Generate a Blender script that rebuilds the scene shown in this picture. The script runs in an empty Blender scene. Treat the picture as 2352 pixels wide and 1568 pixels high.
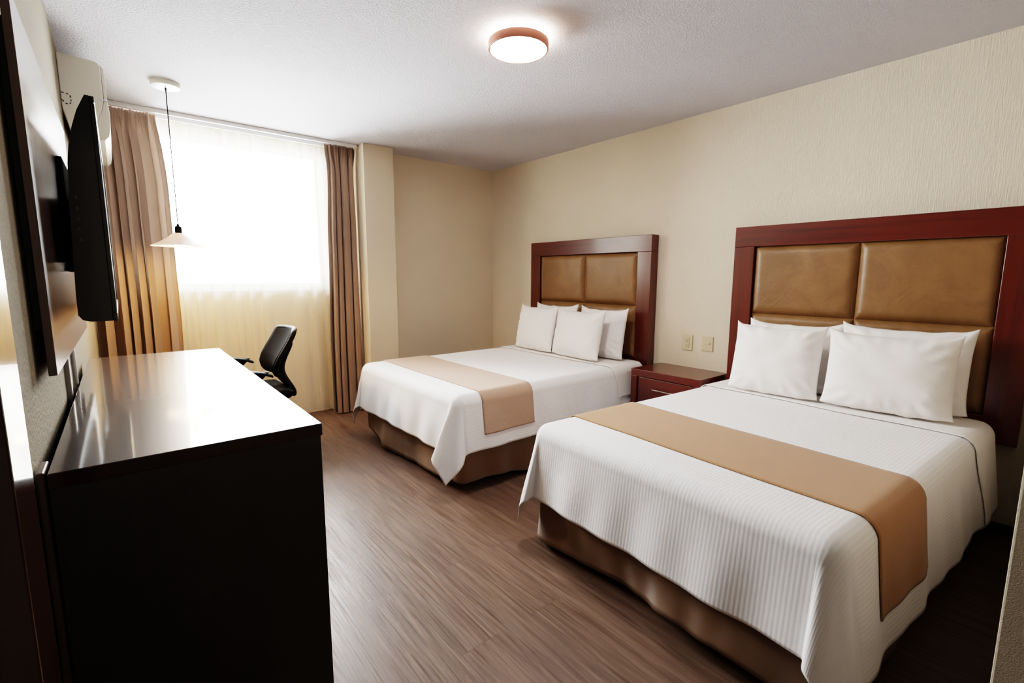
import bpy, bmesh, math, random
from mathutils import Vector, Matrix, noise
random.seed(7)
PI = math.pi
C = bpy.context.scene.collection
sc = bpy.context.scene

# ------------------------------------------------------------------ materials
def srgb(r, g, b):
    f = lambda c: (c/12.92 if c <= .04045 else ((c+.055)/1.055)**2.4)
    return (f(r/255), f(g/255), f(b/255), 1)

class NT:
    def __init__(s, name):
        s.m = bpy.data.materials.new(name); s.m.use_nodes = True
        s.t = s.m.node_tree; s.n = s.t.nodes; s.l = s.t.links
        s.b = s.n['Principled BSDF']; s.out = s.n['Material Output']
    def add(s, typ, **kw):
        nd = s.n.new(typ)
        for k, v in kw.items(): setattr(nd, k, v)
        return nd
    def link(s, a, b): s.l.new(a, b)
    def coords(s, kind='Object', scale=(1, 1, 1), rot=(0, 0, 0)):
        tc = s.add('ShaderNodeTexCoord'); mp = s.add('ShaderNodeMapping')
        mp.inputs['Scale'].default_value = scale; mp.inputs['Rotation'].default_value = rot
        s.link(tc.outputs[kind], mp.inputs['Vector']); return mp.outputs['Vector']
    def noise(s, vec, scale=5, detail=4, rough=.5, dist=0):
        t = s.add('ShaderNodeTexNoise'); t.inputs['Scale'].default_value = scale
        t.inputs['Detail'].default_value = detail; t.inputs['Roughness'].default_value = rough
        t.inputs['Distortion'].default_value = dist
        s.link(vec, t.inputs['Vector']); return t.outputs['Fac']
    def ramp(s, fac, stops):
        r = s.add('ShaderNodeValToRGB'); e = r.color_ramp.elements
        e[0].position, e[0].color = stops[0]; e[1].position, e[1].color = stops[-1]
        for p, c in stops[1:-1]:
            k = e.new(p); k.color = c
        s.link(fac, r.inputs['Fac']); return r.outputs['Color']
    def bump(s, h, strength=.2, dist=.01, normal=None):
        b = s.add('ShaderNodeBump'); b.inputs['Strength'].default_value = strength
        b.inputs['Distance'].default_value = dist
        s.link(h, b.inputs['Height'])
        if normal is not None: s.link(normal, b.inputs['Normal'])
        s.link(b.outputs['Normal'], s.b.inputs['Normal']); return b.outputs['Normal']
    def base(s, col=None, rough=.5, metal=0, spec=.5, coat=0, coat_r=.05):
        i = s.b.inputs
        if col is not None:
            if hasattr(col, 'is_linked') : s.link(col, i['Base Color'])
            else: i['Base Color'].default_value = col
        i['Roughness'].default_value = rough; i['Metallic'].default_value = metal
        i['Specular IOR Level'].default_value = spec
        i['Coat Weight'].default_value = coat; i['Coat Roughness'].default_value = coat_r
        return s

def plain(name, col, rough=.5, metal=0, spec=.5, coat=0):
    t = NT(name); t.base(col, rough, metal, spec, coat)
    n = t.noise(t.coords(scale=(1, 1, 1)), 40, 3)
    t.bump(n, .03, .002)
    return t.m

def wood(name, dark, light, axis='Y', rough=.25, coat=.6, coat_r=.08, scale=1.0, spec=.5):
    t = NT(name)
    st = {'X': (1.2, 26, 26), 'Y': (26, 1.2, 26), 'Z': (26, 26, 1.2)}[axis]
    v = t.coords(scale=tuple(k*scale for k in st))
    f = t.noise(v, 1.0, 6, .6, .6)
    f2 = t.noise(t.coords(scale=(1.3, 1.3, 1.3)), 1.4, 2)
    mx = t.add('ShaderNodeMath', operation='MULTIPLY_ADD'); mx.inputs[1].default_value = .7; 
    t.link(f, mx.inputs[0])
    m2 = t.add('ShaderNodeMath', operation='MULTIPLY'); m2.inputs[1].default_value = .3; t.link(f2, m2.inputs[0])
    t.link(m2.outputs[0], mx.inputs[2])
    t.base(t.ramp(mx.outputs[0], [(.3, dark), (.7, light)]), rough, 0, spec, coat, coat_r)
    t.bump(f, .03, .002)
    return t.m

def fabric(name, col, rough=.9, weave=900, bump=.15, stripe=None, stripe_axis='Y', sheen=.2, vary=.06, transl=0, stripe_amt=.04, spec=.25):
    """woven cloth; stripe = period in metres along a UV axis (UV laid out in metres)"""
    t = NT(name)
    v = t.coords(scale=(1, 1, 1))
    n1 = t.noise(v, 6, 3); n2 = t.noise(v, weave*.5, 2)
    c0 = tuple(max(0, c*(1-vary)) for c in col[:3])+(1,); c1 = tuple(min(1, c*(1+vary)) for c in col[:3])+(1,)
    colr = t.ramp(n1, [(.3, c0), (.7, c1)])
    h = n2
    if stripe:
        uv = t.coords('UV', (1, 1, 1))
        w = t.add('ShaderNodeTexWave', wave_type='BANDS', bands_direction=stripe_axis, wave_profile='SIN')
        w.inputs['Scale'].default_value = .314/stripe/1.0
        w.inputs['Distortion'].default_value = 0.15; w.inputs['Detail Scale'].default_value = 1
        t.link(uv, w.inputs['Vector'])
        mixc = t.add('ShaderNodeMix', data_type='RGBA', blend_type='MULTIPLY')
        mixc.inputs['Factor'].default_value = 1
        sr = t.ramp(w.outputs['Fac'], [(.25, (1-stripe_amt, 1-stripe_amt, 1-stripe_amt, 1)), (.75, (1, 1, 1, 1))])
        t.link(colr, mixc.inputs[6]); t.link(sr, mixc.inputs[7]); colr = mixc.outputs[2]
        ad = t.add('ShaderNodeMath', operation='MULTIPLY_ADD'); ad.inputs[1].default_value = .8
        t.link(w.outputs['Fac'], ad.inputs[0])
        m = t.add('ShaderNodeMath', operation='MULTIPLY'); m.inputs[1].default_value = .15; t.link(n2, m.inputs[0])
        t.link(m.outputs[0], ad.inputs[2]); h = ad.outputs[0]
    t.base(colr, rough, 0, spec)
    t.b.inputs['Sheen Weight'].default_value = sheen
    nn = t.bump(h, bump, .0025)
    nw = t.noise(t.coords(scale=(1, 1, 1)), 9, 3, .5, .4)
    t.bump(nw, .06, .02, nn)
    if transl:
        tr = t.add('ShaderNodeBsdfTranslucent'); t.link(colr, tr.inputs['Color'])
        mx = t.add('ShaderNodeMixShader'); mx.inputs[0].default_value = transl
        t.link(t.b.outputs[0], mx.inputs[1]); t.link(tr.outputs[0], mx.inputs[2]); t.link(mx.outputs[0], t.out.inputs['Surface'])
    return t.m

def emit(name, col, strength):
    t = NT(name); t.base(col, .5)
    t.b.inputs['Emission Color'].default_value = col; t.b.inputs['Emission Strength'].default_value = strength
    return t.m

def plaster(name, col, sc3, scale, strength, dist, rough=.9, vary=.04):
    t = NT(name)
    n1 = t.noise(t.coords(scale=sc3), scale, 5, .6, .3)
    n2 = t.noise(t.coords(), 1.2, 3)
    c0 = tuple(c*(1-vary) for c in col[:3])+(1,); c1 = tuple(min(1, c*(1+vary)) for c in col[:3])+(1,)
    t.base(t.ramp(n2, [(.3, c0), (.7, c1)]), rough, 0, .2)
    rr = t.ramp(n1, [(.32, (0, 0, 0, 1)), (.68, (1, 1, 1, 1))])
    t.bump(rr, strength, dist)
    return t.m

M = {}
M['wall'] = plaster('cream_wall_texture', srgb(220, 207, 187), (110, 110, 13), 1.5, .4, .004)
M['wall_smooth'] = plaster('cream_wall_fine', srgb(212, 197, 175), (60, 60, 20), 2, .15, .003)
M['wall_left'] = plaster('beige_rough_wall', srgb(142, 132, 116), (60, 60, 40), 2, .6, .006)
M['wall_end'] = plaster('grey_beige_rough_wall', srgb(170, 158, 140), (60, 60, 60), 5, .3, .003)
M['ceiling'] = plaster('textured_ceiling', srgb(209, 206, 211), (60, 60, 60), 1.8, .8, .006)
M['mahogany_y'] = wood('mahogany_along_y', srgb(62, 18, 10), srgb(99, 33, 19), 'Y', .3, .45, .12)
M['mahogany_z'] = wood('mahogany_along_z', srgb(62, 18, 10), srgb(99, 33, 19), 'Z', .3, .45, .12)
M['dresser'] = wood('dark_dresser_wood', srgb(24, 10, 7), srgb(50, 21, 13), 'Y', .35, 1.0, .075, spec=.15)
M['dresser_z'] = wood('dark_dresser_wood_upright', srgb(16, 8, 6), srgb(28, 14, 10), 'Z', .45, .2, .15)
M['panel'] = wood('walnut_panel', srgb(66, 48, 42), srgb(98, 76, 70), 'Z', .28, .8, .16)
M['casing'] = wood('dark_casing_wood', srgb(46, 22, 14), srgb(70, 34, 22), 'Z', .16, .9, .03)
M['black_gloss'] = plain('black_gloss_plastic', srgb(14, 15, 20), .22, 0, .5, .2)
M['black_plastic'] = plain('black_plastic', srgb(11, 11, 13), .6, 0, .15)
M['black_mesh'] = fabric('black_chair_fabric', srgb(13, 11, 10), .9, 700, .3, sheen=0, spec=.05)
M['screen'] = plain('dark_screen', srgb(8, 9, 12), .08, 0, .5, .5)
M['steel'] = plain('grey_batten', srgb(72, 76, 80), .5, .2)
M['chrome'] = plain('brushed_chrome', srgb(220, 220, 222), .18, 1)
M['white_plastic'] = plain('white_plastic', srgb(226, 222, 208), .35)
M['grey_plastic'] = plain('grey_white_plastic', srgb(176, 174, 172), .45)
M['ivory_plastic'] = plain('ivory_plastic', srgb(204, 190, 158), .35)
M['dark_slot'] = plain('dark_slot', srgb(30, 26, 22), .6)
M['base_dark'] = plain('dark_baseboard', srgb(34, 26, 22), .5)
M['white_metal'] = plain('white_rail', srgb(225, 224, 224), .4)
M['copper'] = plain('copper_wood_rim', srgb(190, 124, 104), .45)
M['linen'] = fabric('white_pillow_cotton', srgb(236, 232, 230), .95, 800, .08, vary=.012)
M['sheet'] = fabric('white_sheet_cotton', srgb(234, 230, 228), .95, 800, .08, vary=.012)
M['bedspread'] = fabric('white_striped_bedspread', srgb(234, 232, 234), .92, 800, .13, stripe=.0135, vary=.012, stripe_amt=.035)
M['runner'] = fabric('tan_runner_cloth', srgb(162, 121, 86), .9, 700, .3, stripe=.006, stripe_axis='X', vary=.04)
M['runner_pale'] = fabric('taupe_runner_cloth', srgb(180, 150, 132), .9, 700, .3, stripe=.006, stripe_axis='X', vary=.04)
M['skirt'] = fabric('brown_bed_skirt_cloth', srgb(128, 92, 60), .6, 600, .5, stripe=.008, stripe_axis='Y', vary=.1, sheen=.4)
M['mattress'] = fabric('pale_mattress_ticking', srgb(222, 220, 222), .95, 500, .1)
M['curtain'] = fabric('taupe_curtain_cloth', srgb(142, 118, 102), .9, 500, .2, vary=.05, transl=.04)
M['curtain_lining'] = fabric('cream_curtain_lining', srgb(225, 208, 178), .9, 500, .2, vary=.03, transl=.3)

def m_leather():
    t = NT('tan_leather')
    v = t.coords()
    n1 = t.noise(v, 5, 5, .6, 1.2); n2 = t.noise(v, 120, 3)
    t.base(t.ramp(n1, [(.32, srgb(115, 83, 51)), (.5, srgb(123, 90, 57)), (.7, srgb(131, 97, 63))]), .42, 0, .4)
    nn = t.bump(n2, .15, .002); n3 = t.noise(v, 14, 4, .6, 1.5); t.bump(n3, .18, .008, nn)
    return t.m
M['leather'] = m_leather()

def m_floor():
    t = NT('brown_laminate_floor')
    tc = t.add('ShaderNodeTexCoord')
    mp = t.add('ShaderNodeMapping'); mp.inputs['Rotation'].default_value = (0, 0, PI/2)
    t.link(tc.outputs['Object'], mp.inputs['Vector'])
    br = t.add('ShaderNodeTexBrick'); br.offset = .37; br.squash = 1
    br.inputs['Scale'].default_value = 1; br.inputs['Brick Width'].default_value = 1.2
    br.inputs['Row Height'].default_value = .155; br.inputs['Mortar Size'].default_value = .0012
    br.inputs['Mortar Smooth'].default_value = .4; br.inputs['Bias'].default_value = 0
    br.inputs['Color1'].default_value = (.35, .35, .35, 1); br.inputs['Color2'].default_value = (.65, .65, .65, 1)
    br.inputs['Mortar'].default_value = (0, 0, 0, 1)
    t.link(mp.outputs[0], br.inputs['Vector'])
    # grain shifted per plank
    sep = t.add('ShaderNodeVectorMath', operation='MULTIPLY_ADD')
    t.link(br.outputs['Color'], sep.inputs[0]); sep.inputs[1].default_value = (7, 13, 5)
    t.link(tc.outputs['Object'], sep.inputs[2])
    m2 = t.add('ShaderNodeMapping'); m2.inputs['Scale'].default_value = (34, 2.0, 1); t.link(sep.outputs[0], m2.inputs['Vector'])
    g = t.noise(m2.outputs[0], 1, 6, .62, 1.3)
    m3 = t.add('ShaderNodeMapping'); m3.inputs['Scale'].default_value = (150, 3.5, 1); t.link(sep.outputs[0], m3.inputs['Vector'])
    g2 = t.noise(m3.outputs[0], 1, 3, .5, .3)
    col = t.ramp(g, [(.25, srgb(72, 53, 43)), (.5, srgb(97, 76, 64)), (.75, srgb(117, 95, 82))])
    mx = t.add('ShaderNodeMix', data_type='RGBA', blend_type='OVERLAY'); mx.inputs['Factor'].default_value = .28
    t.link(col, mx.inputs[6]); t.link(g2, mx.inputs[7])
    mo = t.add('ShaderNodeMix', data_type='RGBA', blend_type='MIX'); mo.inputs[7].default_value = srgb(52, 36, 30)
    mf = t.add('ShaderNodeMath', operation='MULTIPLY'); mf.inputs[1].default_value = .55
    t.link(br.outputs['Fac'], mf.inputs[0]); t.link(mf.outputs[0], mo.inputs['Factor'])
    t.link(mx.outputs[2], mo.inputs[6])
    t.base(mo.outputs[2], .42, 0, .4)
    rr = t.ramp(g2, [(.35, (.3, .3, .3, 1)), (.7, (.55, .55, .55, 1))]); t.link(rr, t.b.inputs['Roughness'])
    t.bump(g2, .12, .003)
    return t.m
M['floor'] = m_floor()

def m_sheer():
    t = NT('white_sheer_voile'); n = t.n; n.remove(t.b)
    w = t.noise(t.coords(scale=(1, 1, 1)), 500, 2)
    col = t.ramp(w, [(.3, (.90, .86, .76, 1)), (.7, (.96, .92, .83, 1))])
    tr = t.add('ShaderNodeBsdfTransparent'); tr.inputs['Color'].default_value = (1, .98, .94, 1)
    tl = t.add('ShaderNodeBsdfTranslucent'); df = t.add('ShaderNodeBsdfDiffuse')
    t.link(col, tl.inputs['Color']); t.link(col, df.inputs['Color'])
    m1 = t.add('ShaderNodeMixShader'); m1.inputs[0].default_value = .55
    t.link(tl.outputs[0], m1.inputs[1]); t.link(df.outputs[0], m1.inputs[2])
    m2 = t.add('ShaderNodeMixShader'); m2.inputs[0].default_value = .42
    t.link(tr.outputs[0], m2.inputs[1]); t.link(m1.outputs[0], m2.inputs[2])
    t.link(m2.outputs[0], t.out.inputs['Surface']); return t.m
M['sheer'] = m_sheer()

def m_pane():
    t = NT('window_glass'); t.n.remove(t.b)
    tr = t.add('ShaderNodeBsdfTransparent'); gl = t.add('ShaderNodeBsdfGlossy'); gl.inputs['Roughness'].default_value = .02
    fr = t.add('ShaderNodeFresnel'); mx = t.add('ShaderNodeMixShader')
    t.link(fr.outputs[0], mx.inputs[0]); t.link(tr.outputs[0], mx.inputs[1]); t.link(gl.outputs[0], mx.inputs[2])
    t.link(mx.outputs[0], t.out.inputs['Surface']); return t.m
M['pane'] = m_pane()

def m_shade():
    t = NT('opal_lamp_shade')
    t.base(srgb(228, 214, 208), .4)
    tr = t.add('ShaderNodeBsdfTranslucent'); tr.inputs['Color'].default_value = (.9, .8, .68, 1)
    mx = t.add('ShaderNodeMixShader'); mx.inputs[0].default_value = .12
    t.link(t.b.outputs[0], mx.inputs[1]); t.link(tr.outputs[0], mx.inputs[2]); t.link(mx.outputs[0], t.out.inputs['Surface'])
    return t.m
M['shade'] = m_shade()
M['bulb'] = emit('warm_bulb', (1, .62, .25, 1), 420)
M['diffuser'] = emit('ceiling_diffuser', (1, .96, .90, 1), 48)
M['halo'] = emit('halo_ring', (1, .9, .72, 1), 16)

# ------------------------------------------------------------------ mesh helpers
def bx(bm, x0, x1, y0, y1, z0, z1, bev=0, seg=2):
    g = bmesh.ops.create_cube(bm, size=1)
    vs = g['verts']
    for v in vs:
        v.co = Vector((x0+(v.co.x+.5)*(x1-x0), y0+(v.co.y+.5)*(y1-y0), z0+(v.co.z+.5)*(z1-z0)))
    if bev:
        es = list({e for v in vs for e in v.link_edges})
        bmesh.ops.bevel(bm, geom=es, offset=bev, segments=seg, profile=.5, affect='EDGES')
    return bm

def cyl(bm, p0, p1, r0, r1=None, n=24, caps=True):
    r1 = r0 if r1 is None else r1
    p0, p1 = Vector(p0), Vector(p1); d = (p1-p0).normalized()
    a = d.orthogonal().normalized(); b = d.cross(a)
    A = [bm.verts.new(p0+(a*math.cos(2*PI*i/n)+b*math.sin(2*PI*i/n))*r0) for i in range(n)]
    B = [bm.verts.new(p1+(a*math.cos(2*PI*i/n)+b*math.sin(2*PI*i/n))*r1) for i in range(n)]
    for i in range(n):
        j = (i+1) % n; bm.faces.new((A[i], A[j], B[j], B[i]))
    if caps: bm.faces.new(A[::-1]); bm.faces.new(B)
    return bm

def tube(bm, pts, r, n=10):
    pts = [Vector(p) for p in pts]; rings = []
    for i, p in enumerate(pts):
        d = (pts[min(i+1, len(pts)-1)]-pts[max(i-1, 0)]).normalized()
        a = d.orthogonal().normalized() if i == 0 else (prev - d*prev.dot(d)).normalized()
        prev = a; b = d.cross(a); rr = r[i] if isinstance(r, (list, tuple)) else r
        rings.append([bm.verts.new(p+(a*math.cos(2*PI*k/n)+b*math.sin(2*PI*k/n))*rr) for k in range(n)])
    for A, B in zip(rings, rings[1:]):
        for i in range(n):
            j = (i+1) % n; bm.faces.new((A[i], A[j], B[j], B[i]))
    bm.faces.new(rings[0][::-1]); bm.faces.new(rings[-1]); return bm

def lathe(bm, c, prof, n=48):
    """prof: list of (radius, z) about the vertical axis through c"""
    rings = []
    for r, z in prof:
        if r < 1e-6: rings.append([bm.verts.new((c[0], c[1], z))])
        else: rings.append([bm.verts.new((c[0]+r*math.cos(2*PI*i/n), c[1]+r*math.sin(2*PI*i/n), z)) for i in range(n)])
    for A, B in zip(rings, rings[1:]):
        for i in range(n):
            j = (i+1) % n
            if len(A) == 1 and len(B) == 1: continue
            if len(A) == 1: bm.faces.new((A[0], B[j], B[i]))
            elif len(B) == 1: bm.faces.new((A[i], A[j], B[0]))
            else: bm.faces.new((A[i], A[j], B[j], B[i]))
    return bm

def prism_y(bm, prof, y0, y1, bev=0):
    """prof: (x, z) outline extruded along Y"""
    A = [bm.verts.new((x, y0, z)) for x, z in prof]; B = [bm.verts.new((x, y1, z)) for x, z in prof]
    n = len(prof); fs = []
    for i in range(n):
        j = (i+1) % n; fs.append(bm.faces.new((A[i], A[j], B[j], B[i])))
    f0 = bm.faces.new(A[::-1]); f1 = bm.faces.new(B)
    bmesh.ops.recalc_face_normals(bm, faces=fs+[f0, f1])
    if bev:
        es = [e for f in (f0, f1) for e in f.edges]
        bmesh.ops.bevel(bm, geom=es, offset=bev, segments=3, profile=.5, affect='EDGES')
    return bm

def grid(bm, nu, nv, fn, uvfn=None):
    uvl = bm.loops.layers.uv.verify()
    V = [[bm.verts.new(fn(i/nu, j/nv)) for j in range(nv+1)] for i in range(nu+1)]
    for i in range(nu):
        for j in range(nv):
            f = bm.faces.new((V[i][j], V[i+1][j], V[i+1][j+1], V[i][j+1])); f.smooth = True
            if uvfn:
                for l, (a, b) in zip(f.loops, ((i, j), (i+1, j), (i+1, j+1), (i, j+1))):
                    l[uvl].uv = uvfn(a/nu, b/nv)
    return V

def obj(name, bm, mat, parent=None, smooth=None, recalc=True, angle=35):
    if recalc: bmesh.ops.recalc_face_normals(bm, faces=bm.faces)
    if parent is not None:
        off = parent_world(parent)
        for v in bm.verts: v.co -= off
    me = bpy.data.meshes.new(name); bm.to_mesh(me); bm.free()
    me.materials.append(mat)
    o = bpy.data.objects.new(name, me); C.objects.link(o)
    if parent is not None: o.parent = parent
    if smooth: 
        for p in me.polygons: p.use_smooth = True
        if smooth == 'auto': me.set_sharp_from_angle(angle=math.radians(angle))
    return o

def parent_world(o):
    v = Vector((0, 0, 0))
    while o is not None: v += o.location; o = o.parent
    return v

def thing(name, label, cat, loc, group=None):
    o = bpy.data.objects.new(name, None); C.objects.link(o)
    o.location = loc; o.empty_display_size = .1
    return tag(o, label, cat, group)

def tag(o, label, cat, group=None):
    o['label'] = label; o['category'] = cat
    if group: o['group'] = group
    return o

def struct(name, bm, mat, parent=None, **kw):
    o = obj(name, bm, mat, parent, **kw)
    if parent is None: o['kind'] = 'structure'
    return o

def origin_to(o, loc):
    loc = Vector(loc); d = loc-o.location
    for v in o.data.vertices: v.co -= d
    o.location = loc; return o

nb = bmesh.new
def sm(a, b, x):
    t = max(0, min(1, (x-a)/(b-a))); return t*t*(3-2*t)
def ns(x, y=0, z=0): return noise.noise(Vector((x, y, z)))

# ------------------------------------------------------------------ room shell
XL, XR, ZC = -.15, 3.25, 2.38
YW = 4.46          # window wall inner face
YR = 4.29          # recess back wall
YB = -1.9          # wall behind the viewer
def wall(name, *a, mat='wall', label=None):
    o = struct(name, bx(nb(), *a), M[mat]); return o
f = struct('floor', bx(nb(), XL-.1, XR+.1, YB-.1, YW+.2, -.1, 0), M['floor'])
struct('ceiling', bx(nb(), XL-.1, XR+.1, YB-.1, YW+.2, ZC, ZC+.1), M['ceiling'])
wall('wall_right', XR, XR+.1, YB, YW+.2, 0, ZC)
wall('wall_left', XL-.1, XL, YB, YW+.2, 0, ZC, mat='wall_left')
wall('wall_front', XL, XR, YB-.1, YB, 0, ZC)
# partition whose end shows at the lower right edge of the picture
struct('wall_partition', bx(nb(), 1.3, XR, -.16, .046, 0, ZC, .004, 2), M['wall_end'])
wall('wall_recess', 1.95, XR, YR, YW+.2, 0, ZC, mat='wall_smooth')
struct('wall_pillar', bx(nb(), 1.707, 1.985, 4.096, YW+.2, 0, ZC, .004, 2), M['wall_smooth'])
WX0, WX1, WZ0, WZ1 = -.05, 1.47, 1.14, 2.31
bm = nb()
bx(bm, XL, 1.75, YW, YW+.16, 0, WZ0); bx(bm, XL, 1.75, YW, YW+.16, WZ1, ZC)
bx(bm, XL, WX0, YW, YW+.16, WZ0, WZ1); bx(bm, WX1, 1.75, YW, YW+.16, WZ0, WZ1)
struct('wall_back', bm, M['wall_smooth'])
# window
w = bpy.data.objects.new('window_1', None); C.objects.link(w); w.location = ((WX0+WX1)/2, YW+.08, WZ0); w['kind'] = 'structure'
bm = nb(); fw = .045
bx(bm, WX0, WX1, YW+.06, YW+.11, WZ0, WZ0+fw, .004); bx(bm, WX0, WX1, YW+.06, YW+.11, WZ1-fw, WZ1, .004)
bx(bm, WX0, WX0+fw, YW+.06, YW+.11, WZ0+fw, WZ1-fw, .004); bx(bm, WX1-fw, WX1, YW+.06, YW+.11, WZ0+fw, WZ1-fw, .004)
obj('window_frame', bm, M['white_metal'], w)
for a, b in ((WX0+fw, WX1-fw),):
    obj('pane', bx(nb(), a, b, YW+.083, YW+.087, WZ0+fw, WZ1-fw), M['pane'], w)
obj('window_sill', bx(nb(), WX0, WX1, YW-.015, YW+.06, WZ0-.02, WZ0, .004), M['white_metal'], w)
# baseboards
struct('baseboard_right', bx(nb(), XR-.012, XR, .046, YR, 0, .056, .002), M['base_dark'])
struct('baseboard_left', bx(nb(), XL, XL+.012, .75, YW, 0, .056, .002), M['base_dark'])
struct('baseboard_back', bx(nb(), 1.985, XR-.012, YR-.012, YR, 0, .056, .002), M['base_dark'])
struct('baseboard_partition', bx(nb(), 1.288, 1.3, -.16, .046, 0, .056, .002), M['base_dark'])
# glossy dark casing close to the viewer on the left wall
o = struct('trim_1', bx(nb(), XL, -.09, .607, .708, 0, 2.12, .002), M['casing'])

# ------------------------------------------------------------------ beds
class Bed:
    """frame of a bed: local (a along head->foot, b across, z) to world"""
    def __init__(s, xh, yh, ang, L, W, top, r, drop_foot, drop_side):
        s.o = Vector((xh, yh, 0)); s.ang = ang
        s.fd = Vector((-math.cos(ang), math.sin(ang), 0))    # towards the foot
        s.sd = Vector((-math.sin(ang), -math.cos(ang), 0))   # towards the near side (b > 0)
        s.L, s.W, s.top, s.r = L, W, top, r
        s.df, s.ds = drop_foot, drop_side
    def P(s, a, b, z): return s.o + s.fd*a + s.sd*b + Vector((0, 0, z))
    def hang(s, d, flare):
        """overhang length -> (out, drop) measured from the inset edge"""
        r = s.r; q = r*PI/2
        if d <= q: t = d/r; return r*math.sin(t), r*(1-math.cos(t))
        e = d-q; return r + flare*e, r + e*math.sqrt(max(0, 1-flare*flare))
    def cloth(s, u, v, off=0, flare=.14, seed=0, wave=1.0, fold=(1.0, .45)):
        """flat cloth point (u from head end, v across) laid on the bed"""
        r = s.r; Lt = s.L-r; Wt = s.W/2-r
        a = max(0, u-Lt); bb = max(0, abs(v)-Wt); sg = 1 if v >= 0 else -1
        sag = .004*ns(u*2.2+seed, v*2.2, seed)*sm(.3, .7, u)
        if a == 0 and bb == 0:
            return s.P(u, v, s.top+off+sag)
        rho = math.hypot(a, bb); phi = math.atan2(bb, a)
        out, drop = s.hang(rho, flare)
        # ripples running down the skirts
        tpos = (v if a > bb else u)
        hangk = sm(.06, .3, rho)
        rip = wave*.006*hangk*(math.sin(tpos*13+seed)+.6*math.sin(tpos*29+seed*2.3)+1.2*ns(tpos*5, seed, rho*2))
        out += off + rip*(1 if (a == 0 or bb == 0) else abs(math.cos(2*phi)))
        da, db = math.cos(phi), math.sin(phi)
        pa, pb = min(u, Lt)+out*da, (Wt if bb else abs(v))
        pb = pb+out*db
        if a > 0 and bb > 0:
            fold = fold[0] if v > 0 else fold[1]
            # the spare cloth at a corner swings out as one folded flap, laid over the foot face
            pd = phi/(PI/2)
            k = sm(0, .2, pd)*(1-sm(.22, .8, pd)); k1 = sm(.03, .17, pd)*(1-sm(.18, .5, pd))
            rr = max(0, rho-.07)
            pa += fold*.42*rr*k; pb -= fold*.16*rr*k1
            pb += fold*.12*rr*sm(.45, .62, pd)*(1-sm(.64, .82, pd))
        z = s.top-drop+sag*.5+off*math.cos(min(PI/2, rho/r)) 
        return s.P(pa, pb*sg, max(z, .012))

def nonuni(lo, hi, marks, n_mid, n_edge):
    """sample positions, denser outside the marks (hanging parts)"""
    pts = [lo]
    seg = [(lo, marks[0], n_edge)] if marks[0] > lo else []
    seg += [(marks[0] if marks[0] > lo else lo, marks[1], n_mid), (marks[1], hi, n_edge)]
    for a, b, n in seg:
        if b-a < 1e-6: continue
        pts += [a+(b-a)*(i+1)/n for i in range(n)]
    return pts

def cloth_obj(name, bed, us, vs, mat, off, seed, flare=.14, wave=1.0, fold=(1.0, .45), thick=.004, hem=None):
    bm = nb(); uvl = bm.loops.layers.uv.verify()
    V = []
    for u in us:
        row = []
        for v in vs:
            uu, vv = (hem(u, v) if hem else (u, v))
            row.append(bm.verts.new(bed.cloth(uu, vv, off, flare, seed, wave, fold)))
        V.append(row)
    for i in range(len(us)-1):
        for j in range(len(vs)-1):
            fc = bm.faces.new((V[i][j], V[i+1][j], V[i+1][j+1], V[i][j+1])); fc.smooth = True
            for l, (p, q) in zip(fc.loops, ((i, j), (i+1, j), (i+1, j+1), (i, j+1))): l[uvl].uv = (us[p], vs[q])
    o = obj(name, bm, mat)
    o.data.update()
    if o.data.polygons[len(o.data.polygons)//2].normal.z < 0: o.data.flip_normals()
    md = o.modifiers.new('thickness', 'SOLIDIFY'); md.thickness = thick; md.offset = 1
    return o

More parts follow.
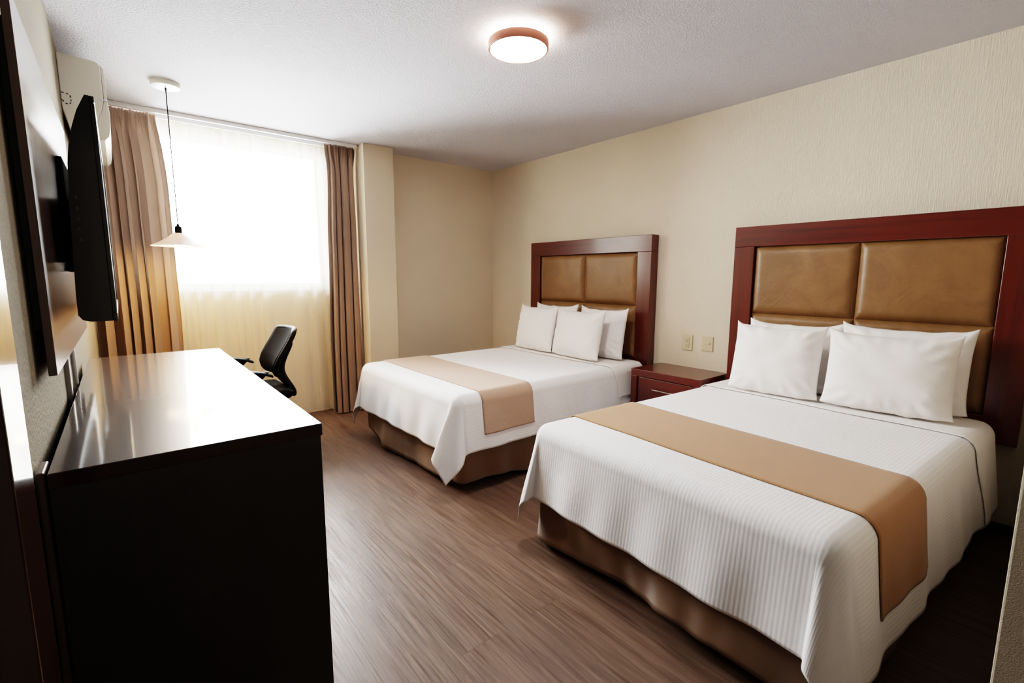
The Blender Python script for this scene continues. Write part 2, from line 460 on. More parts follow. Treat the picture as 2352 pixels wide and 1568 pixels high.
def make_bed(bed, where, skirt_seed, label):
    base = bed.P(bed.L/2, 0, 0)
    t = thing('bed', label, 'bed', base)
    L, W, top = bed.L, bed.W, bed.top
    def rbox(a0, a1, b0, b1, z0, z1, bev, seg=4):
        bm = bx(nb(), a0, a1, b0, b1, z0, z1, bev, seg)
        for v in bm.verts: v.co = bed.P(v.co.x, v.co.y, v.co.z)
        return bm
    obj('box_spring', rbox(.03, L-.07, -W/2+.05, W/2-.05, .13, .33, .015), M['mattress'], t, smooth='auto')
    obj('mattress', rbox(.0, L-.025, -W/2+.015, W/2-.015, .335, top-.006, .05, 6), M['mattress'], t, smooth='auto', angle=60)
    for a in (.15, L-.22):
        for b in (-W/2+.18, W/2-.18):
            bm = nb(); p = bed.P(a, b, 0); cyl(bm, p, p+Vector((0, 0, .13)), .022, .028, 16); obj('leg', bm, M['black_plastic'], t, smooth='auto')
    # bed skirt round both sides and the foot, rounded corners, hanging free of the floor
    aI, bI, rc = L-.022, W/2-.010, .05
    path = []
    na, nbk = 70, 60
    for i in range(na+1): path.append((.08+(aI-rc-.08)*i/na, -bI, 0, -1))
    for i in range(1, 9):
        th = PI/2*i/9; path.append((aI-rc+rc*math.sin(th), -bI+rc-rc*math.cos(th), math.sin(th), -math.cos(th)))
    for i in range(nbk+1): path.append((aI, -bI+rc+(2*bI-2*rc)*i/nbk, 1, 0))
    for i in range(1, 9):
        th = PI/2*i/9; path.append((aI-rc+rc*math.cos(th), bI-rc+rc*math.sin(th), math.cos(th), math.sin(th)))
    for i in range(na+1): path.append((aI-rc-(aI-rc-.08)*i/na, bI, 0, 1))
    ss = [0]
    for p, q in zip(path, path[1:]): ss.append(ss[-1]+math.hypot(q[0]-p[0], q[1]-p[1]))
    nz = 12
    bm = nb(); uvl = bm.loops.layers.uv.verify(); V = []
    for (a, b, da, db), s_ in zip(path, ss):
        row = []
        zb = .05+.022*math.sin(s_*4.3+skirt_seed)+.03*ns(s_*2.1, skirt_seed)+.012*ns(s_*7, skirt_seed, 3)
        zb = max(.018, zb)
        for k in range(nz+1):
            q = k/nz; z = .335+(zb-.335)*q
            rp = q*(.014*math.sin(s_*9+skirt_seed)+.022*ns(s_*3.3, skirt_seed*3, q)+.010*ns(s_*11, 2, skirt_seed))
            # a tight pleat now and then
            pl = q*.018*max(0, math.cos(s_*5.1+skirt_seed*1.7))**16
            row.append(bm.verts.new(bed.P(a+da*(rp+pl+.01*q), b+db*(rp+pl+.01*q), z)))
        V.append(row)
    for i in range(len(path)-1):
        for k in range(nz):
            fc = bm.faces.new((V[i][k], V[i+1][k], V[i+1][k+1], V[i][k+1])); fc.smooth = True
            for l, (p, q) in zip(fc.loops, ((i, k), (i+1, k), (i+1, k+1), (i, k+1))): l[uvl].uv = (ss[p], q*.29)
    o = obj('bed_skirt', bm, M['skirt'], t); md = o.modifiers.new('thickness', 'SOLIDIFY'); md.thickness = .003
    return t

B1 = Bed(3.145, 2.86, 0, 1.755, 1.37, .575, .06, .36, .33)
B2 = Bed(3.118, .845, math.radians(3.3), 1.738, 1.25, .575, .06, .36, .33)

make_bed(B1, 'far', 1.3, 'bed with brown skirt nearer the window, beside the nightstand')
make_bed(B2, 'near', 4.1, 'larger-looking bed with brown skirt nearest the camera, below the larger headboard')

def hem_bed(d, us, W):
    return None
def spread(bed, seed, label, side, foot, fold, near=0):
    r = bed.r; Lt, Wt = bed.L-r, bed.W/2-r
    us = nonuni(.12, Lt+foot, (.12, Lt), 50, 34); vs0 = nonuni(-Wt-side, Wt+side+near, (-Wt, Wt), 44, 34)
    o = cloth_obj('bedspread', bed, us, vs0, M['bedspread'], .004, seed, fold=fold)
    tag(o, label, 'bedspread', 'white bedspreads'); return o
spread(B1, 1.0, 'white striped bedspread on the bed nearer the window', .355, .36, (.72, .32))
spread(B2, 5.0, 'white striped bedspread on the bed closest to the camera', .365, .36, (.22, .36), .05)

def head_sheet(bed, seed, label, side):
    r = bed.r; Lt, Wt = bed.L-r, bed.W/2-r
    us = [.035+.36*i/24 for i in range(25)]; vs = nonuni(-Wt-side, Wt+side, (-Wt, Wt), 40, 26)
    o = cloth_obj('flat_sheet', bed, us, vs, M['sheet'], .013, seed, thick=.003,
                  hem=lambda u, v: (u + .02*ns(v*3, seed)*sm(.3, .4, u) - .06*sm(Wt, Wt+side, abs(v))*sm(.2, .4, u), v))
    tag(o, label, 'sheet', 'white flat sheets'); return o
head_sheet(B1, 1.0, 'plain white sheet folded under the pillows of the bed nearer the window', .25)
head_sheet(B2, 5.0, 'plain white sheet hanging at the head of the bed closest to the camera', .40)

def runner(bed, u0, u1, seed, label, over, mat, skew=0):
    r = bed.r; Wt = bed.W/2-r
    us = [u0+(u1-u0)*i/26 for i in range(27)]; vs = nonuni(-Wt-over, Wt+over, (-Wt, Wt), 44, 30)
    o = cloth_obj('bed_runner', bed, us, vs, M[mat], .011, seed, thick=.003, hem=lambda u, v: (u+skew*v, v))
    tag(o, label, 'bed runner', 'brown bed runners'); return o
runner(B1, 3.145-1.95, 3.145-1.56, 1.0, 'pale brown runner across the white bed nearer the window', .27, 'runner_pale')
runner(B2, 1.09, 1.52, 5.0, 'caramel brown runner across the white bed closest to the camera', .31, 'runner')

# ------------------------------------------------------------------ pillows
def pillow_mesh(w, h, t, seed):
    bm = nb(); N = 30
    def pt(u, v, sgn):
        # outline: straight-ish sides pulled in between pointed corners
        x = w/2*u*(1-.035*(1-abs(v)**3)*abs(u)**2) ; z = h/2*v*(1-(.06 if v > 0 else .0)*(1-abs(u)**3)*abs(v)**2)
        cr = (abs(u)*abs(v))**5
        x *= 1+.02*cr; z *= 1+(.10 if v > 0 else -.04)*cr
        th = t/2*max(0, (1-abs(u)**3.2))**.62*max(0, (1-abs(v)**3.2))**.62
        edge = max(abs(u), abs(v))
        wr = (.010*ns(u*2.2+seed, v*2.2, seed)+.006*ns(u*7, v*7, seed+3)*sm(.4, .9, edge))*(1-edge**8)
        ang = math.atan2(v, u)
        wr += .006*sm(.45, .8, edge)*(1-edge**10)*math.sin(ang*22+seed+3*ns(u*2, v*2, seed))
        z += .006*ns(u*4, seed, v*4)*abs(v)
        return Vector((sgn*(th+wr*(1 if th > .004 else 0)), x, z))
    F = [[None]*(N+1) for _ in range(N+1)]; Bk = [[None]*(N+1) for _ in range(N+1)]
    cs = [math.sin((i/N-.5)*PI)*.75+(i/N-.5)*2*.25 for i in range(N+1)]
    for i in range(N+1):
        for j in range(N+1):
            u, v = cs[i], cs[j]
            F[i][j] = bm.verts.new(pt(u, v, -1))
            Bk[i][j] = F[i][j] if (i in (0, N) or j in (0, N)) else bm.verts.new(pt(u, v, 1))
    for i in range(N):
        for j in range(N):
            bm.faces.new((F[i][j], F[i+1][j], F[i+1][j+1], F[i][j+1])).smooth = True
            bm.faces.new((Bk[i][j], Bk[i][j+1], Bk[i+1][j+1], Bk[i+1][j])).smooth = True
    return bm
def pillow(x, y, w, h, t, lean, yaw, seed, label, roll=0):
    o = obj('pillow', pillow_mesh(w, h, t, seed), M['linen'])
    R = Matrix.Rotation(yaw, 4, 'Z') @ Matrix.Rotation(lean, 4, 'Y') @ Matrix.Rotation(roll, 4, 'X')
    zmin = min((R @ v.co).z for v in o.data.vertices)
    o.matrix_world = Matrix.Translation((x, y, .598-zmin)) @ R
    tag(o, label, 'pillow', 'white bed pillows'); return o
D = math.radians
pillow(3.02, 3.07, .52, .40, .13, D(9), D(0), 1, 'white pillow at the back of the window-side bed, mostly hidden behind two front pillows')
pillow(3.02, 2.525, .50, .395, .13, D(9), D(-2), 2, 'white back pillow nearest the nightstand on the window-side bed')
pillow(2.86, 3.14, .50, .39, .14, D(12), D(-3), 3, 'white front pillow farthest from the nightstand on the window-side bed')
pillow(2.84, 2.62, .53, .385, .15, D(12), D(-3), 4, 'white front pillow nearest the nightstand on the window-side bed')
pillow(3.02, 1.09, .50, .385, .13, D(9), D(0), 5, 'white back pillow nearest the nightstand on the bed closest to the camera')
pillow(3.02, .575, .53, .40, .13, D(9), D(2), 6, 'white back pillow farthest from the nightstand on the bed closest to the camera')
pillow(2.82, 1.095, .465, .385, .15, D(13), D(2), 7, 'white front pillow nearest the nightstand on the bed closest to the camera')
pillow(2.845, .59, .51, .38, .15, D(13), D(5), 8, 'wide white front pillow farthest from the nightstand on the bed closest to the camera')

# ------------------------------------------------------------------ headboards
def headboard(yc, label):
    t = thing('headboard', label, 'headboard', (3.205, yc, .465), 'mahogany headboards')
    X0, X1 = 3.16, 3.248; y0, y1 = yc-.6925, yc+.6925; z0, z1 = .465, 1.572; fr = .128
    def rail(nm, a, b, c, d, mat): obj(nm, bx(nb(), X0, X1, a, b, c, d, .003, 2), M[mat], t)
    rail('top_rail', y0, y1, z1-fr, z1, 'mahogany_y')
    rail('bottom_rail', y0+fr, y1-fr, z0, z0+fr, 'mahogany_y')
    rail('side_rail', y0, y0+fr, z0, z1-fr, 'mahogany_z'); rail('side_rail', y1-fr, y1, z0, z1-fr, 'mahogany_z')
    obj('back_board', bx(nb(), X0+.03, X1-.005, y0+fr, y1-fr, z0+fr, z1-fr), M['mahogany_y'], t)
    zs = (z0+fr, 1.018, z1-fr); ys = (y0+fr, yc, y1-fr)
    for i in range(2):
        for j in range(2):
            a, b, c, d = ys[i], ys[i+1], zs[j], zs[j+1]
            bm = nb()
            def fn(u, v, a=a, b=b, c=c, d=d):
                U = a+(b-a)*u; Vv = c+(d-c)*v
                e = min(min(U-a, b-U), min(Vv-c, d-Vv)); 
                k = 1-(1-min(1, e/.05))**2.4
                puff = .012*math.sin(PI*u)**.5*math.sin(PI*v)**.5
                return Vector((X0+.028-.024*k-puff*.8+.0015*ns(U*7, Vv*7, yc), U, Vv))
            def warp(q): 
                q2 = q*2-1; return .5+.5*(math.copysign(1-(1-abs(q2))**1.8, q2))
            grid(bm, 40, 36, lambda u, v: fn(warp(u), warp(v)))
            obj('leather_panel', bm, M['leather'], t, smooth=True)
    return t
headboard(2.858, 'mahogany headboard with tan leather panels behind the window-side bed')
headboard(.836, 'mahogany headboard with tan leather panels behind the bed closest to the camera')

# ------------------------------------------------------------------ nightstand
t = thing('nightstand', 'mahogany nightstand with one drawer between the two beds', 'nightstand', (3.05, 1.83, 0))
X0, X1, y0, y1, zt = 2.87, 3.245, 1.555, 2.10, .582
obj('top_board', bx(nb(), X0, X1, y0, y1, zt-.05, zt, .003), M['mahogany_y'], t)
for a, b in ((y0, y0+.05), (y1-.05, y1)):
    obj('side_panel', bx(nb(), X0, X1, a, b, 0.0, zt-.05, .003), M['mahogany_z'], t)
obj('back_panel', bx(nb(), X1-.02, X1, y0+.05, y1-.05, .06, zt-.05), M['mahogany_z'], t)
obj('bottom_board', bx(nb(), X0+.01, X1-.02, y0+.05, y1-.05, .06, .10, .002), M['mahogany_y'], t)
d = obj('drawer', bx(nb(), X0+.012, X1-.05, y0+.056, y1-.056, .335, zt-.056, .004), M['mahogany_y'], t)
bm = nb(); hy = 1.828
tube(bm, [(X0+.012, hy-.08, .455), (X0-.014, hy-.08, .455), (X0-.018, hy-.075, .455), (X0-.018, hy+.075, .455), (X0-.014, hy+.08, .455), (X0+.012, hy+.08, .455)], .0045, 10)
h = obj('handle', bm, M['chrome'], None, smooth='auto'); h.parent = d
for v in h.data.vertices: v.co -= parent_world(d)
obj('shelf', bx(nb(), X0+.01, X1-.02, y0+.05, y1-.05, .305, .325, .002), M['mahogany_y'], t)

# ------------------------------------------------------------------ outlet and switch
t = thing('wall_outlet', 'ivory double power outlet on the cream wall above the nightstand', 'power outlet', (XR, 1.878, .764))
obj('cover_plate', bx(nb(), XR-.008, XR, 1.838, 1.918, .707, .822, .003), M['ivory_plastic'], t)
obj('socket_face', bx(nb(), XR-.012, XR-.007, 1.862, 1.895, .728, .800, .002), M['ivory_plastic'], t)
bm = nb()
for zc in (.782, .746):
    bx(bm, XR-.0125, XR-.0118, 1.869, 1.8715, zc, zc+.009); bx(bm, XR-.0125, XR-.0118, 1.8845, 1.887, zc, zc+.009)
    bx(bm, XR-.0125, XR-.0118, 1.876, 1.881, zc-.010, zc-.004)
obj('socket_slots', bm, M['dark_slot'], t)
t = thing('light_switch', 'ivory single light switch on the cream wall beside the larger headboard', 'light switch', (XR, 1.722, .772))
obj('cover_plate', bx(nb(), XR-.008, XR, 1.680, 1.764, .717, .826, .003), M['ivory_plastic'], t)
obj('rocker_button', bx(nb(), XR-.014, XR-.007, 1.702, 1.740, .766, .784, .002), M['ivory_plastic'], t)

# ------------------------------------------------------------------ ceiling light
cx, cy, R0 = 1.565, 1.862, .1435
t = thing('ceiling_light', 'round lit ceiling light with a copper rim', 'ceiling light', (cx, cy, ZC))
bm = lathe(nb(), (cx, cy), [(R0-.006, 2.357), (R0, 2.355), (R0, 2.322), (R0-.002, 2.318), (R0-.008, 2.318), (R0-.009, 2.324), (R0-.009, 2.352), (R0-.006, 2.357)], 96)
obj('rim', bm, M['copper'], t, smooth='auto')
bm = lathe(nb(), (cx, cy), [(0, 2.3215), (R0-.02, 2.3215), (R0-.0095, 2.3245)], 96)
obj('diffuser', bm, M['diffuser'], t, smooth=True)
bm = lathe(nb(), (cx, cy), [(0, 2.357), (R0-.02, 2.357), (R0-.02, 2.3675), (R0-.02, ZC), (0, ZC)], 96)
obj('base_plate', bm, M['white_plastic'], t, smooth='auto')
bm = lathe(nb(), (cx, cy), [(R0-.0195, 2.360), (R0-.012, 2.362), (R0-.012, 2.372), (R0-.0195, 2.374)], 96)
obj('halo_ring', bm, M['halo'], t, smooth='auto')

# ------------------------------------------------------------------ pendant lamp
px, py = .308, 3.63
t = thing('pendant_lamp', 'white cone pendant lamp hanging from the ceiling before the window', 'pendant lamp', (px, py, ZC))
obj('ceiling_rose', lathe(nb(), (px, py), [(0, 2.353), (.055, 2.353), (.072, 2.356), (.076, 2.362), (.076, ZC), (0, ZC)], 64), M['white_plastic'], t, smooth='auto')
bm = nb(); cyl(bm, (px, py, 2.352), (px, py, 2.336), .006, .004, 16); obj('cord_grip', bm, M['black_plastic'], t, smooth='auto')
bm = tube(nb(), [(px, py, 2.34-(2.34-1.55)*i/12) for i in range(13)], .0028, 8); obj('cord', bm, M['black_plastic'], t, smooth=True)
bm = lathe(nb(), (px, py), [(0, 1.565), (.006, 1.563), (.008, 1.552), (.017, 1.546), (.019, 1.538), (.019, 1.505), (.0, 1.503)], 32)
obj('lamp_holder', bm, M['black_plastic'], t, smooth='auto')
bm = lathe(nb(), (px, py), [(.020, 1.508), (.030, 1.506), (.060, 1.480), (.100, 1.453), (.148, 1.430), (.1475, 1.4275), (.099, 1.449), (.059, 1.476), (.029, 1.5015), (.020, 1.504)], 72)
obj('lamp_shade', bm, M['shade'], t, smooth='auto', angle=60)
bm = nb(); bmesh.ops.create_uvsphere(bm, u_segments=24, v_segments=14, radius=.028)
for v in bm.verts: v.co = Vector((px+v.co.x, py+v.co.y, 1.443+v.co.z*1.15))
cyl(bm, (px, py, 1.465), (px, py, 1.504), .013, .012, 16)
obj('bulb', bm, M['bulb'], t, smooth='auto')

# ------------------------------------------------------------------ curtains and rail
t = thing('curtain_rail', 'white curtain rail fixed along the ceiling above the window', 'curtain rail', (.78, 4.29, ZC))
obj('track', bx(nb(), XL+.01, 1.70, 4.20, 4.222, 2.352, ZC, .002), M['white_metal'], t)
obj('rear_track', bx(nb(), XL+.01, 1.70, 4.33, 4.352, 2.352, ZC, .002), M['white_metal'], t)

def curtain(name, label, cat, xa, xb, ybase, amp, nf, mat, seed, zt=2.352, zb=.014, top_amp=.35, nu=260, nz=44, group=None, pleats=0, rot=0):
    bm = nb()
    def fn(u, v):
        z = zt+(zb-zt)*v
        x0, x1 = xa(v), xb(v)
        ph = nf*(u+.035*math.sin(u*9+seed)+.02*math.sin(u*23+seed*2))
        k = sm(0, .10, v)
        A = amp*(top_amp+(1-top_amp)*k)*(1+.35*ns(u*6, seed, v*1.2))
        y = A*(math.sin(2*PI*ph)+.30*math.sin(4*PI*ph+seed)+.45*ns(u*nf*.9, v*.8, seed))
        if pleats: y += (1-sm(.0, .075, v))*.010*math.sin(2*PI*pleats*u)
        # fold sides lean over so the cloth overlaps itself slightly
        x = x0+(x1-x0)*u + .35*amp*k*math.sin(4*PI*ph+seed)
        x = max(XL+.004, x)
        return Vector((x, ybase+y+.01*ns(u*3, v*2, seed+5)*v, z))
    grid(bm, nu, nz, fn, lambda u, v: (u*2, v*2.3))
    o = obj(name, bm, M[mat], smooth=True)
    tag(o, label, cat, group); return o
def lerp(tab):
    def g(v):
        for (a, x), (b, y) in zip(tab, tab[1:]):
            if v <= b: return x+(y-x)*sm(a, b, v)
        return tab[-1][1]
    return g
curtain('curtain', 'long taupe curtain left of the window behind the television', 'curtain', lambda v: XL+.02, lerp([(0, .285), (.22, .312), (.6, .318), (1, .305)]), 4.245, .040, 6.6, 'curtain', 1.7, group='taupe curtains', pleats=22)
curtain('curtain', 'narrow taupe curtain at the pillar, right of the window', 'curtain', lerp([(0, 1.425), (.1, 1.445), (.35, 1.425), (.8, 1.405), (1, 1.405)]), lerp([(0, 1.69), (.1, 1.672), (.3, 1.684), (1, 1.69)]), 4.24, .036, 4.4, 'curtain', 4.2, group='taupe curtains', pleats=17)
curtain('sheer_curtain', 'white sheer curtain glowing across the whole window', 'sheer curtain', lambda v: XL+.01, lerp([(0, 1.55), (1, 1.60)]), 4.365, .026, 13, 'sheer', 2.9, nu=420, pleats=40, zb=.03)

# ------------------------------------------------------------------ air conditioner
t = thing('air_conditioner', 'white split air conditioner high on the wall beside the left curtain', 'air conditioner', (XL, 3.75, 1.95))
ya, yb = 3.35, 4.14
prof = [(XL+.001, 2.335), (-.005, 2.328), (.008, 2.322), (.014, 2.308), (.014, 2.14), (.0, 2.08), (-.03, 2.02), (-.10, 1.968), (-.125, 1.962), (XL+.001, 2.075)]
obj('housing', prism_y(nb(), prof, ya, yb, .005), M['white_plastic'], t)
prof = [(.015, 2.315), (.026, 2.30), (.030, 2.22), (.028, 2.152), (.0155, 2.146)]
obj('front_panel', prism_y(nb(), prof, ya+.003, yb-.003, .003), M['white_plastic'], t, smooth='auto')
prof = [(.0155, 2.139), (.030, 2.143), (.034, 2.08), (.030, 2.0), (.022, 1.965), (.004, 1.945), (-.03, 1.944), (-.11, 1.958), (-.118, 1.963), (-.03, 2.022), (.0005, 2.081)]
obj('lower_panel', prism_y(nb(), prof, ya+.001, yb-.001, .003), M['white_plastic'], t, smooth='auto')
obj('chrome_strip', bx(nb(), .0, .031, ya-.0015, yb, 2.139, 2.1465, .001), M['chrome'], t)
bm = nb()
def dash(p, q):
    tube(bm, [(p[0], ya-.0005, p[1]), (q[0], ya-.0005, q[1])], .0022, 6)
for p, q in (((-.147, 2.148), (-.136, 2.147)), ((-.128, 2.146), (-.120, 2.143)), ((-.114, 2.138), (-.112, 2.128)), ((-.112, 2.119), (-.112, 2.112)), ((-.113, 2.105), (-.118, 2.098)), ((-.125, 2.096), (-.134, 2.098)), ((-.140, 2.103), (-.140, 2.109)), ((-.140, 2.109), (-.147, 2.112))):
    dash(p, q)
obj('knockout_mark', bm, M['dark_slot'], t)
obj('air_vent', bx(nb(), -.10, -.02, ya+.06, yb-.06, 1.9435, 1.952, .001), M['dark_slot'], t)

# ------------------------------------------------------------------ television, its wood panel, cables
t = thing('wall_panel', 'walnut wood panel mounted on the left wall behind the television', 'wood panel', (-.13, 1.98, 1.04))
obj('board', bx(nb(), -.132, -.118, 1.375, 2.60, 1.038, 1.80, .001), M['panel'], t)
obj('batten', bx(nb(), XL, -.132, 1.43, 1.47, 1.13, 1.76, .002), M['steel'], t)
obj('batten', bx(nb(), XL, -.132, 2.50, 2.54, 1.13, 1.76, .002), M['steel'], t)

t = thing('television', 'black flat television on the wall panel, seen from its edge', 'television', (-.05, 2.1, 1.129))
y0, y1, z0, z1, xf = 1.65, 2.53, 1.129, 1.696, -.0115
bm = nb()
H = z1-z0
zp = [(1.0, .018), (.985, .022), (.93, .036), (.86, .048), (.78, .058), (.70, .064), (.55, .069), (.35, .073), (.12, .078), (.03, .078), (.008, .070), (0, .055)]
def fn(u, v):
    i = v*(len(zp)-1); k = min(int(i), len(zp)-2); q = i-k
    zz = zp[k][0]+(zp[k+1][0]-zp[k][0])*q; dd = zp[k][1]+(zp[k+1][1]-zp[k][1])*q
    return Vector((xf-dd, y0+(y1-y0)*u, z0+H*zz))
V = grid(bm, 40, 44, fn)
ring0 = [V[0][j] for j in range(45)]; ring1 = [V[-1][j] for j in range(45)]
def cap(ring, y):
    fr = [bm.verts.new((xf-.010, y, v.co.z)) for v in ring]
    for a, b, c, d in zip(ring, ring[1:], fr[1:], fr): bm.faces.new((a, b, c, d))
cap(ring0, y0); cap(ring1, y1)
top = [V[i][0] for i in range(41)]; bot = [V[i][-1] for i in range(41)]
for row in (top, bot):
    z = row[0].co.z; fr = [bm.verts.new((xf-.010, v.co.y, z)) for v in row]
    for a, b, c, d in zip(row, row[1:], fr[1:], fr): bm.faces.new((a, b, c, d))
bmesh.ops.remove_doubles(bm, verts=bm.verts, dist=.0003)
obj('back_shell', bm, M['black_gloss'], t, smooth='auto', angle=30)
bm = nb(); q = .016
bx(bm, xf-.010, xf, y0, y1, z0, z0+q+.006, .002); bx(bm, xf-.010, xf, y0, y1, z1-q, z1, .002)
bx(bm, xf-.010, xf, y0, y0+q, z0+q+.006, z1-q, .002); bx(bm, xf-.010, xf, y1-q, y1, z0+q+.006, z1-q, .002)
obj('bezel', bm, M['black_gloss'], t)
obj('screen', bx(nb(), xf-.009, xf-.003, y0+q, y1-q, z0+q+.006, z1-q), M['screen'], t)
bm = nb()
for k in range(5): bx(bm, xf-.058, xf-.054, y0-.001, y0+.002, 1.335+.026*k, 1.343+.026*k, .0006)
obj('side_buttons', bm, M['steel'], t)
obj('wall_mount', bx(nb(), -.118, -.104, 2.02, 2.30, 1.26, 1.605, .002), M['black_plastic'], t)
obj('mount_arm', bx(nb(), -.106, -.080, 1.90, 1.93, 1.29, 1.32, .003), M['steel'], t)
obj('mount_arm', bx(nb(), -.106, -.080, 2.20, 2.23, 1.29, 1.50, .003), M['black_plastic'], t)

bm = bx(nb(), XL, XL+.012, 1.925, 1.955, .12, 1.10, .002)
o = obj('cable_raceway', bm, M['grey_plastic']); origin_to(o, (XL, 1.94, .12)); tag(o, 'flat grey cable raceway running down the wall behind the dresser', 'cable raceway')
bm = tube(nb(), [(XL+.010, 2.10, 1.10), (XL+.011, 2.10, .9), (XL+.010, 2.095, .7), (XL+.010, 2.09, .4), (XL+.010, 2.09, .10)], .007, 12)
o = obj('power_cable', bm, M['grey_plastic'], smooth=True); origin_to(o, (XL, 2.09, .10)); tag(o, 'round white cable hanging from the wall panel behind the dresser', 'cable')

# ------------------------------------------------------------------ dresser
dx0, dx1, dy0, dy1, dz = -.128, .347, 1.137, 2.665, .90
t = thing('dresser', 'long glossy dark brown dresser against the left wall under the television', 'dresser', (.11, 1.9, 0))
obj('top_board', bx(nb(), dx0, dx1, dy0, dy1, dz-.03, dz, .002, 2), M['dresser'], t)
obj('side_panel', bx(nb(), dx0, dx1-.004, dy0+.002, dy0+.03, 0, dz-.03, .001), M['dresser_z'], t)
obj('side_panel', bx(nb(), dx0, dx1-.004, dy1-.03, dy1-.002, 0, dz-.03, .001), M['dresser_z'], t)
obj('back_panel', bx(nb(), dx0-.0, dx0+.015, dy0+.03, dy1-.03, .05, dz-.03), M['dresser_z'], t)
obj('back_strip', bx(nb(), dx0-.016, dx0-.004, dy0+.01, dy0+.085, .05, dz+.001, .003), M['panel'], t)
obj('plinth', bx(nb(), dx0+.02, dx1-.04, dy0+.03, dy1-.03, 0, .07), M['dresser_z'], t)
wdr = (dy1-dy0-.06)/3
for i in range(3):
    for j in range(3):
        a = dy0+.03+wdr*i; b = a+wdr; c = .075+(dz-.03-.08)/3*j; e = c+(dz-.03-.08)/3
        dr = obj('drawer', bx(nb(), dx1-.40, dx1-.006, a+.004, b-.004, c+.004, e-.004, .003), M['dresser'], t)
        bm = nb(); ym = (a+b)/2; zm = (c+e)/2
        tube(bm, [(dx1-.01, ym-.07, zm), (dx1+.016, ym-.07, zm), (dx1+.018, ym-.066, zm), (dx1+.018, ym+.066, zm), (dx1+.016, ym+.07, zm), (dx1-.01, ym+.07, zm)], .004, 8)
        off = parent_world(dr)
        for v in bm.verts: v.co -= off
        h = obj('handle', bm, M['chrome'], None, smooth='auto'); h.parent = dr

# ------------------------------------------------------------------ office chair
cyc = 3.42
t = thing('office_chair', 'black mesh office chair with armrests in front of the sheer curtain', 'chair', (.62, cyc, 0))
# backrest: curved frame + mesh panel, facing the left wall
prof = [(.872, .895), (.868, .885), (.845, .84), (.80, .77), (.765, .715), (.748, .67), (.752, .635), (.765, .61)]
def back_pt(u, v, off):
    i = v*(len(prof)-1); k = min(int(i), len(prof)-2); q = i-k
    x = prof[k][0]+(prof[k+1][0]-prof[k][0])*q; z = prof[k][1]+(prof[k+1][1]-prof[k][1])*q
    hw = .21*(1-.35*max(0, (v-.55)/.45)**2)*(1-.18*max(0, (.12-v)/.12)**2)
    s_ = u*2-1
    return Vector((x-.045*s_*s_+off, cyc+hw*s_, z))
bm = nb(); grid(bm, 28, 28, lambda u, v: back_pt(.03+.94*u, .03+.94*v, .004))
o = obj('backrest', bm, M['black_mesh'], t, smooth=True); md = o.modifiers.new('thickness', 'SOLIDIFY'); md.thickness = .014
bm = nb(); ring = []
n = 24
for i in range(n): ring.append(back_pt(i/n, 0, .012))
for i in range(n): ring.append(back_pt(1, i/n, .012))
for i in range(n): ring.append(back_pt(1-i/n, 1, .012))
for i in range(n): ring.append(back_pt(0, 1-i/n, .012))
# smooth the corners of the ring
for _ in range(10): ring = [(ring[i-1]+ring[i]*2+ring[(i+1) % len(ring)])/4 for i in range(len(ring))]
pts = ring+[ring[0], ring[1]]
tube(bm, pts, .016, 10); obj('back_frame', bm, M['black_plastic'], t, smooth=True)
# spine that sweeps from the backrest down behind the seat
bm = nb()
sp = [(.855, .83, .02, .17), (.815, .76, .028, .17), (.785, .69, .035, .15), (.778, .64, .04, .12), (.785, .60, .045, .10), (.81, .55, .045, .10), (.845, .50, .035, .11), (.858, .465, .025, .11), (.850, .435, .018, .10)]
rows = []
for x, z, d_, hw in sp:
    rows.append([bm.verts.new((x+sx*d_*.6, cyc+sy*hw, z)) for sx, sy in ((-1, -1), (-1, -.3), (-1, .3), (-1, 1), (1, .8), (1, 0), (1, -.8))])
for A, B in zip(rows, rows[1:]):
    for i in range(7): bm.faces.new((A[i], A[(i+1) % 7], B[(i+1) % 7], B[i]))
bm.faces.new(rows[0]); bm.faces.new(rows[-1][::-1])
o = obj('spine', bm, M['black_plastic'], t, smooth=True); md = o.modifiers.new('sub', 'SUBSURF'); md.levels = 2; md.render_levels = 2
# seat cushion
bm = nb(); N = 24
def seat(u, v, s_):
    a, b = u*2-1, v*2-1
    sx = a*math.sqrt(1-.5*b*b*.55); sy = b*math.sqrt(1-.5*a*a*.55)
    th = .035*max(0, 1-max(abs(a), abs(b))**5)**.6
    drop = .03*max(0, -a-.4)
    return Vector((.585+.26*sx, cyc+.245*sy, .485+s_*th-drop+.02*b*b*(s_ > 0)))
grid(bm, N, N, lambda u, v: seat(u, v, 1)); grid(bm, N, N, lambda u, v: seat(u, v, -1))
bmesh.ops.remove_doubles(bm, verts=bm.verts, dist=.0008)
obj('seat', bm, M['black_mesh'], t, smooth=True)
obj('seat_plate', bx(nb(), .46, .74, cyc-.11, cyc+.11, .40, .45, .01), M['black_plastic'], t)
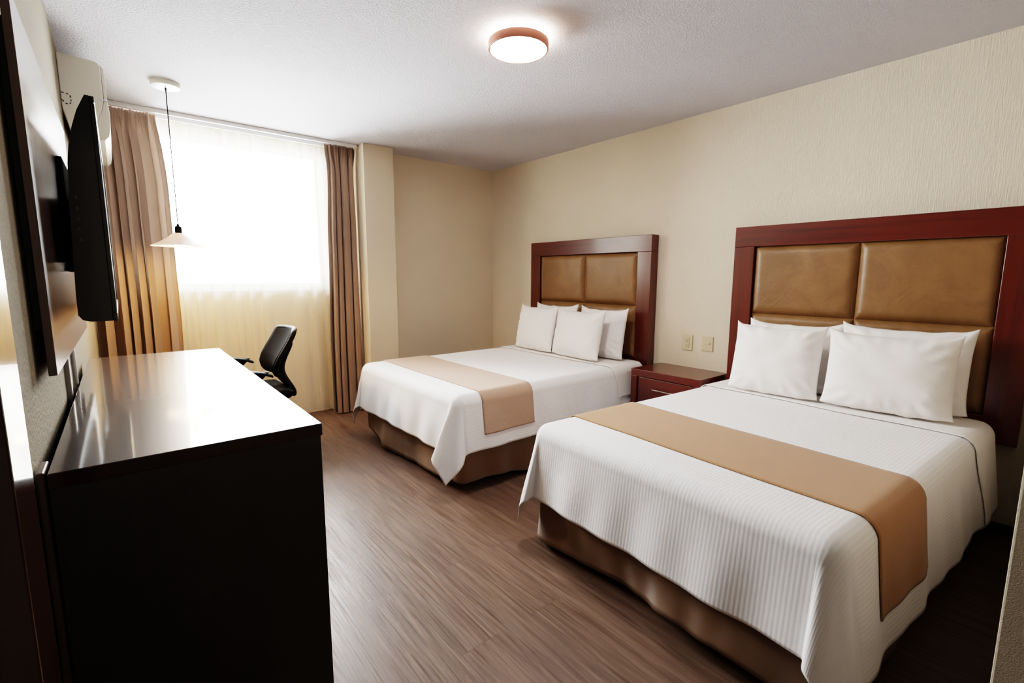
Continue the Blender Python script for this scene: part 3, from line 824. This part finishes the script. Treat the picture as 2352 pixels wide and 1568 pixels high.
# armrests
for sy, zz in ((-1, .655), (1, .665)):
    y = cyc+sy*.275
    arm = bmesh.new()
    path = [(.36, .012), (.40, .020), (.48, .022), (.56, .018), (.62, .006), (.665, -.012), (.685, -.022)]
    rows = []
    for x, dzz in path:
        hw = .04*(1-.45*abs((x-.52)/.17)**3); th = .011
        rows.append([arm.verts.new((x, y+a*hw, zz+dzz+b*th)) for a, b in ((-1, 0), (-.6, 1), (.6, 1), (1, 0), (.6, -1), (-.6, -1))])
    for A, B in zip(rows, rows[1:]):
        for i in range(6): arm.faces.new((A[i], A[(i+1) % 6], B[(i+1) % 6], B[i]))
    arm.faces.new(rows[0]); arm.faces.new(rows[-1][::-1])
    o = obj('armrest', arm, M['black_plastic'], t, smooth=True); md = o.modifiers.new('sub', 'SUBSURF'); md.levels = 2; md.render_levels = 2
    post = nb()
    rows = []
    for z, x0, x1, yy in ((zz+.012, .42, .66, y), (zz-.015, .45, .635, y), (zz-.05, .49, .60, y), (zz-.12, .51, .60, y), (zz-.19, .51, .60, y-sy*.005), (.435, .51, .60, y-sy*.03), (.415, .52, .60, y-sy*.10), (.415, .52, .60, y-sy*.17)):
        hh = .012
        rows.append([post.verts.new(p) for p in ((x0, yy-hh, z), (x1, yy-hh, z+.0), (x1, yy+hh, z), (x0, yy+hh, z))] if z > .42 else
                    [post.verts.new(p) for p in ((x0, yy, z-hh), (x1, yy, z-hh), (x1, yy, z+hh), (x0, yy, z+hh))])
        if sy > 0 and z <= .42: rows[-1] = [rows[-1][i] for i in (3, 2, 1, 0)]
    for A, B in zip(rows, rows[1:]):
        for i in range(4): post.faces.new((A[i], A[(i+1) % 4], B[(i+1) % 4], B[i]))
    post.faces.new(rows[0]); post.faces.new(rows[-1][::-1])
    p_ = obj('armrest_post', post, M['black_plastic'], t, smooth='auto')
bm = nb(); cyl(bm, (.60, cyc, .12), (.60, cyc, .41), .028, .022, 20); obj('gas_column', bm, M['black_plastic'], t, smooth='auto')
bm = nb(); cyl(bm, (.60, cyc, .085), (.60, cyc, .14), .045, .04, 24); obj('base_hub', bm, M['black_plastic'], t, smooth='auto')
for k in range(5):
    a = 2*PI*k/5+.3; ex, ey = .60+.27*math.cos(a), cyc+.27*math.sin(a)
    bm = tube(nb(), [(.60+.03*math.cos(a), cyc+.03*math.sin(a), .112), (.60+.15*math.cos(a), cyc+.15*math.sin(a), .098), (ex, ey, .078)], [.024, .019, .014], 10)
    leg = obj('leg', bm, M['black_plastic'], t, smooth='auto')
    bm = nb(); pa = Vector((-math.sin(a), math.cos(a), 0))
    for s_ in (-1, 1):
        c_ = Vector((ex, ey, .027)); cyl(bm, c_+pa*s_*.006, c_+pa*s_*.022, .026, .024, 20)
    cyl(bm, (ex, ey, .03), (ex, ey, .085), .006, .006, 10)
    off = parent_world(leg)
    for v in bm.verts: v.co -= off
    cs = obj('caster', bm, M['black_plastic'], None, smooth='auto'); cs.parent = leg

# ------------------------------------------------------------------ world, light, camera
wd = bpy.data.worlds.new('daylight'); sc.world = wd; wd.use_nodes = True
bg = wd.node_tree.nodes['Background']; bg.inputs[0].default_value = (.87, .94, 1, 1); bg.inputs[1].default_value = 46
ld = bpy.data.lights.new('window_portal', 'AREA'); ld.shape = 'RECTANGLE'; ld.size = WX1-WX0; ld.size_y = WZ1-WZ0
ld.cycles.is_portal = True
lo = bpy.data.objects.new('window_portal', ld); C.objects.link(lo)
lo.location = ((WX0+WX1)/2, YW+.14, (WZ0+WZ1)/2); lo.rotation_euler = (-PI/2, 0, 0)

cam = bpy.data.cameras.new('camera'); co = bpy.data.objects.new('camera', cam); C.objects.link(co)
F, YAW, PITCH, ROLL = 1088.35, .68831, .136588, .0034946
cam.sensor_width = 36; cam.sensor_fit = 'HORIZONTAL'; cam.lens = F/2352*36; cam.clip_start = .01
fwd = Vector((math.sin(YAW)*math.cos(PITCH), math.cos(YAW)*math.cos(PITCH), -math.sin(PITCH)))
rt = Vector((math.cos(YAW), -math.sin(YAW), 0)); up = rt.cross(fwd)
r2 = rt*math.cos(ROLL)+up*math.sin(ROLL); u2 = r2.cross(fwd)
mw = Matrix((( r2.x, u2.x, -fwd.x, 0), (r2.y, u2.y, -fwd.y, 0), (r2.z, u2.z, -fwd.z, 1.25), (0, 0, 0, 1)))
co.matrix_world = mw
sc.camera = co
sc.view_settings.view_transform = 'Filmic'; sc.view_settings.look = 'High Contrast'; sc.view_settings.exposure = 1.25
sc.cycles.max_bounces = 10; sc.cycles.diffuse_bounces = 6; sc.cycles.glossy_bounces = 4; sc.cycles.transparent_max_bounces = 12
sc.cycles.sample_clamp_indirect = 8; sc.cycles.use_denoising = True
sc.cycles.caustics_reflective = False; sc.cycles.caustics_refractive = False
